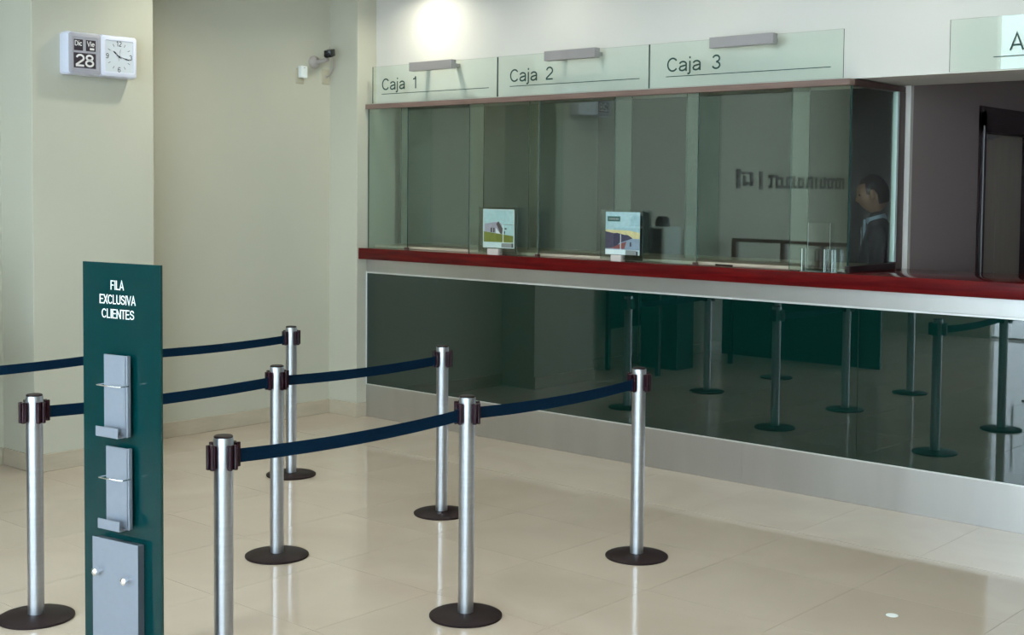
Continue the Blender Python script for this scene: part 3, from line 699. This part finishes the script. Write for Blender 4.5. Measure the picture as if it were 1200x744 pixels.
# monitor at the right edge
mo = empty('computer_monitor', (-2.72, 7.5, ZC)); tag(mo, 'back of a black computer monitor on the counter at the right edge of view', 'monitor')
MM = Matrix.Translation((-2.70, 7.50, 0)) @ Matrix.Rotation(math.radians(-20), 4, 'Z')
mb = MB(); mb.prism([(0.0, ZC+0.045), (0.42, ZC+0.045), (0.42, 1.53), (0.045, 1.50)], -0.02, 0.025, 'XZ', bev=0.006); mb.bm.transform(MM)
at(mo, mb, 'screen_housing', matte_black)
at(mo, MB().box(0.17, 0.25, -0.012, 0.015, ZC+0.01, ZC+0.10, M=MM).box(0.10, 0.32, -0.09, 0.09, ZC, ZC+0.012, bev=0.003, M=MM), 'stand', matte_black)

# ================================================================== PERSON BEHIND THE SIDE GLASS
def skin_body(name, verts, edges, radii, m, parent, root=0, sub=2):
    me = bpy.data.meshes.new(name); me.from_pydata(verts, edges, []); o = bpy.data.objects.new(name, me); col.objects.link(o)
    o.modifiers.new('Skin', 'SKIN'); 
    sv = me.skin_vertices[0].data
    for v, r in zip(sv, radii): v.radius = r if isinstance(r, tuple) else (r, r)
    sv[root].use_root = True
    s = o.modifiers.new('Sub', 'SUBSURF'); s.levels = sub; s.render_levels = sub
    dg = bpy.context.evaluated_depsgraph_get(); me2 = bpy.data.meshes.new_from_object(o.evaluated_get(dg))
    bpy.data.objects.remove(o); me2.name = name
    me2.materials.clear(); me2.materials.append(m)
    for p in me2.polygons: p.use_smooth = True
    q = bpy.data.objects.new(name, me2); col.objects.link(q); q.parent = parent
    return q
def build_person():
    # local frame: +X forward (where he faces), +Y his left, Z up
    e = empty('person', (-3.87, 8.08, 0), math.atan2(-0.42, -0.90))
    tag(e, 'man in dark suit and pale shirt behind the side glass of the teller screen', 'person')
    V = [(0, 0, 1.02), (0, 0, 1.18), (-0.01, 0, 1.38), (0.0, 0, 1.54), (0.02, 0, 1.64), (0.035, 0, 1.71)]
    E = [(0, 1), (1, 2), (2, 3), (3, 4), (4, 5)]
    Rd = [(0.155, 0.12), (0.15, 0.115), (0.175, 0.13), (0.15, 0.10), (0.062, 0.06), (0.055, 0.055)]
    def add(p, r, prev): V.append(p); Rd.append(r); E.append((prev, len(V)-1)); return len(V)-1
    for s in (1, -1):
        a = add((0.0, 0.18*s, 1.555), 0.072, 3); a = add((0.01, 0.235*s, 1.50), 0.062, a); a = add((0.02, 0.265*s, 1.22), 0.050, a)
        a = add((0.10, 0.235*s, 1.13), 0.045, a); a = add((0.22, 0.16*s, 1.06), 0.036, a)
        h = add((0, 0.10*s, 0.96), 0.100, 0); h = add((0.01, 0.11*s, 0.54), 0.072, h); h = add((-0.01, 0.115*s, 0.10), 0.052, h)
        add((0.11, 0.125*s, 0.045), 0.042, h)
    skin_body('body', V, E, Rd, suit, e)
    # head with a face
    bm = bmesh.new(); bmesh.ops.create_uvsphere(bm, u_segments=28, v_segments=20, radius=1.0)
    for v in bm.verts:
        x, y, z = v.co
        wz = 1.0 - 0.22*max(0, -z)**1.5
        X_ = x*0.098*(1.0 - 0.10*max(0, -z)) ; Y_ = y*0.074*wz; Z_ = z*0.125
        if x > 0:
            X_ += 0.006*max(0, -z)                                        # chin
            X_ += 0.026*math.exp(-((y/0.16)**2) - ((z+0.12)/0.16)**2)      # nose
            X_ -= 0.008*math.exp(-((abs(y)-0.36)/0.16)**2 - ((z-0.08)/0.12)**2)  # eye sockets
            X_ += 0.007*math.exp(-((y/0.35)**2) - ((z+0.50)/0.10)**2)      # lips
            X_ += 0.005*math.exp(-((z-0.24)/0.10)**2)                      # brow
        v.co = (X_, Y_, Z_)
    for f in bm.faces: f.smooth = True
    HM = Matrix.Translation((0.055, 0, 1.820)) @ Matrix.Rotation(math.radians(14), 4, 'Y')
    bm.transform(HM)
    me = bpy.data.meshes.new('head'); bm.to_mesh(me); bm.free(); me.materials.append(skin)
    hd_ = bpy.data.objects.new('head', me); col.objects.link(hd_); hd_.parent = e
    bm = bmesh.new(); bmesh.ops.create_uvsphere(bm, u_segments=28, v_segments=20, radius=1.0)
    for v in bm.verts:
        x, y, z = v.co
        v.co = (x*0.103-0.006, y*0.081, z*0.131+0.004)
    kill = [f for f in bm.faces if (lambda c: (c.x > 0.030 and c.z < 0.075) or (c.x > -0.02 and c.z < 0.0) or c.z < -0.070)(f.calc_center_median())]
    bmesh.ops.delete(bm, geom=kill, context='FACES')
    for f in bm.faces: f.smooth = True
    bm.transform(HM)
    me = bpy.data.meshes.new('hair'); bm.to_mesh(me); bm.free(); me.materials.append(hair)
    ho = bpy.data.objects.new('hair', me); col.objects.link(ho); ho.parent = hd_
    for s in (1, -1):
        m_ = HM @ Matrix.Translation((0.0, 0.076*s, 0.0)) @ Matrix.Rotation(s*-0.3, 4, 'Z') @ Matrix.Diagonal((0.022, 0.010, 0.034, 1))
        MB().lathe([(0, -1), (0.6, -0.8), (0.95, -0.2), (1, 0.3), (0.7, 0.8), (0, 1)], 14, M=m_).build('ear', skin, hd_)
        m_ = HM @ Matrix.Translation((0.084, 0.030*s, 0.012)) @ Matrix.Diagonal((0.008, 0.014, 0.007, 1))
        MB().lathe([(0, -1), (0.7, -0.7), (1, 0), (0.7, 0.7), (0, 1)], 12, M=m_).build('eye', ink, hd_)
        # hands resting on the worktop edge: palm and five fingers
        hv = [(0.22, 0.16*s, 1.06), (0.265, 0.150*s, 1.05), (0.30, 0.145*s, 1.045)]; he = [(0, 1), (1, 2)]; hr_ = [(0.026, 0.020), (0.034, 0.016), (0.036, 0.014)]
        for k, (dy, L) in enumerate(((-0.030, 0.066), (-0.010, 0.078), (0.010, 0.072), (0.029, 0.056))):
            b0 = len(hv); hv += [(0.325, (0.145+dy)*s, 1.04), (0.325+L*0.55, (0.145+dy*1.1)*s, 1.030), (0.322+L, (0.145+dy*1.1)*s, 1.008)]
            he += [(2, b0), (b0, b0+1), (b0+1, b0+2)]; hr_ += [0.0095, 0.0085, 0.0075]
        b0 = len(hv); hv += [(0.275, 0.112*s, 1.042), (0.310, 0.093*s, 1.028)]; he += [(1, b0), (b0, b0+1)]; hr_ += [0.011, 0.009]
        skin_body('hand', hv, he, hr_, skin, e, sub=1)
    # shirt collar and front, lapels
    MB().lathe([(0.064, 0.0), (0.069, 0.018), (0.063, 0.046), (0.058, 0.046), (0.060, 0.0)], 24, M=Matrix.Translation((0.022, 0, 1.632)) @ Matrix.Rotation(math.radians(16), 4, 'Y')).build('collar', shirt, e)
    MB().prism([(0.0, 1.40), (0.046, 1.61), (0.03, 1.65), (-0.03, 1.65), (-0.046, 1.61)], 0.0, 0.014, 'YZ').build('shirt_front', shirt, e).location = (0.098, 0, 0)
    MB().prism([(-0.012, 1.60), (0.012, 1.60), (0.022, 1.38), (0.0, 1.35), (-0.022, 1.38)], 0.0, 0.008, 'YZ').build('tie', black, e).location = (0.121, 0, 0)
build_person()

# ================================================================== OUT OF FRAME, SEEN MIRRORED IN THE GLASS
ds = empty('partition_desk', (-6.9, 1.42, 0)); tag(ds, 'dark teal partition desk across the hall, seen only in reflections', 'desk')
at(ds, MB().box(-7.9, -5.98, 1.40, 1.44, 0.0, 1.02, bev=0.003), 'front_panel', desk_green)
at(ds, MB().box(-7.95, -5.95, 1.38, 1.46, 1.26, 1.30, bev=0.002), 'top_rail', brown_wood)
for x in (-7.93, -7.3, -6.65, -5.98): at(ds, MB().box(x-0.03, x+0.03, 1.39, 1.45, 1.02, 1.26), 'post', brown_wood)
at(ds, MB().box(-7.9, -5.98, 0.7, 1.40, 0.98, 1.01, bev=0.003), 'worktop', brown_wood)
wt = empty('writing_table', (-7.6, 2.8, 0)); tag(wt, 'writing table with dark legs by the left wall, seen only in reflections', 'table')
at(wt, MB().box(-8.03, -7.30, 2.05, 3.53, 0.97, 1.0, bev=0.003), 'table_top', brown_wood)
for x in (-7.98, -7.36):
    for y in (2.12, 3.46): at(wt, MB().box(x-0.02, x+0.02, y-0.02, y+0.02, 0, 0.97), 'leg', dark_leg)
at(wt, MB().box(-7.99, -7.97, 2.1, 3.45, 0.42, 0.96), 'back_panel', desk_green)
at(wt, MB().box(-7.90, -7.45, 2.70, 3.00, 0.0, 0.968), 'pedestal', desk_green)
dv = empty('desk_machine', (-7.76, 3.07, 1.0)); tag(dv, 'white office machine with black front, mirrored in the glass beside the sky poster', 'office machine')
at(dv, MB().box(-8.03, -7.49, 2.90, 3.225, 1.001, 1.470, bev=0.03, seg=3), 'casing', device_white)
at(dv, MB().box(-8.02, -7.515, 3.220, 3.245, 1.004, 1.450, bev=0.004), 'front_panel', matte_black)
at(dv, MB().box(-8.03, -7.505, 3.210, 3.252, 1.4505, 1.464, bev=0.001), 'top_trim', device_white)
at(dv, MB().box(-7.85, -7.68, 3.2455, 3.248, 1.16, 1.30), 'slot', card_black)
for x in (-7.83, -7.59):
    at(dv, MB().prism([(x-0.05, 1.468), (x+0.05, 1.468), (x+0.035, 1.55), (x+0.01, 1.575), (x-0.02, 1.575), (x-0.045, 1.54)], 3.04, 3.16, 'XZ'), 'black_holder', matte_black)
mark_ink = mat('grey_brown_wall_letters', (0.13, 0.11, 0.10), 0.5)
ws = empty('wall_lettering', (XL+0.005, -0.4, 1.96)); tag(ws, 'dark raised lettering on the left wall, seen only mirrored in the teller glass', 'sign')
rnd = random.Random(3); yq = -1.72; mb = MB()
while yq < 0.42:      # letters too blurred in the photograph to read: only their strokes
    w_ = rnd.choice((0.05, 0.06, 0.08)); h_ = rnd.uniform(0.13, 0.16)
    mb.box(XL+0.001, XL+0.014, yq, yq+0.035, 1.88, 1.88+h_)
    if rnd.random() < 0.6: mb.box(XL+0.001, XL+0.014, yq+0.03, yq+0.03+w_, 1.88+h_-0.035, 1.88+h_)
    if rnd.random() < 0.6: mb.box(XL+0.001, XL+0.014, yq+0.03, yq+0.03+w_, 1.88, 1.915)
    yq += w_+0.045
tag(at(ws, mb, 'letters', mark_ink), kind='stuff')
at(ws, MB().box(XL+0.001, XL+0.012, 0.62, 0.69, 1.86, 2.08), 'divider_bar', mark_ink)
at(ws, MB().box(XL+0.001, XL+0.012, 0.84, 0.90, 1.90, 2.06).box(XL+0.001, XL+0.012, 0.88, 1.10, 2.04, 2.07).box(XL+0.001, XL+0.012, 0.88, 1.02, 1.92, 1.95).box(XL+0.001, XL+0.012, 1.00, 1.05, 1.90, 2.02).box(XL+0.001, XL+0.012, 1.12, 1.20, 1.87, 2.10), 'emblem', mark_ink)
# floor outlet cap
fo = MB().lathe([(0.0, 0.0), (0.026, 0.0), (0.026, 0.0015), (0.018, 0.0022), (0.0, 0.0016)], 24).build('floor_cap', paper); fo.location = (-2.41, 5.23, 0.0)
tag(fo, 'small round pale cap set in the floor at the lower right', 'floor cap')
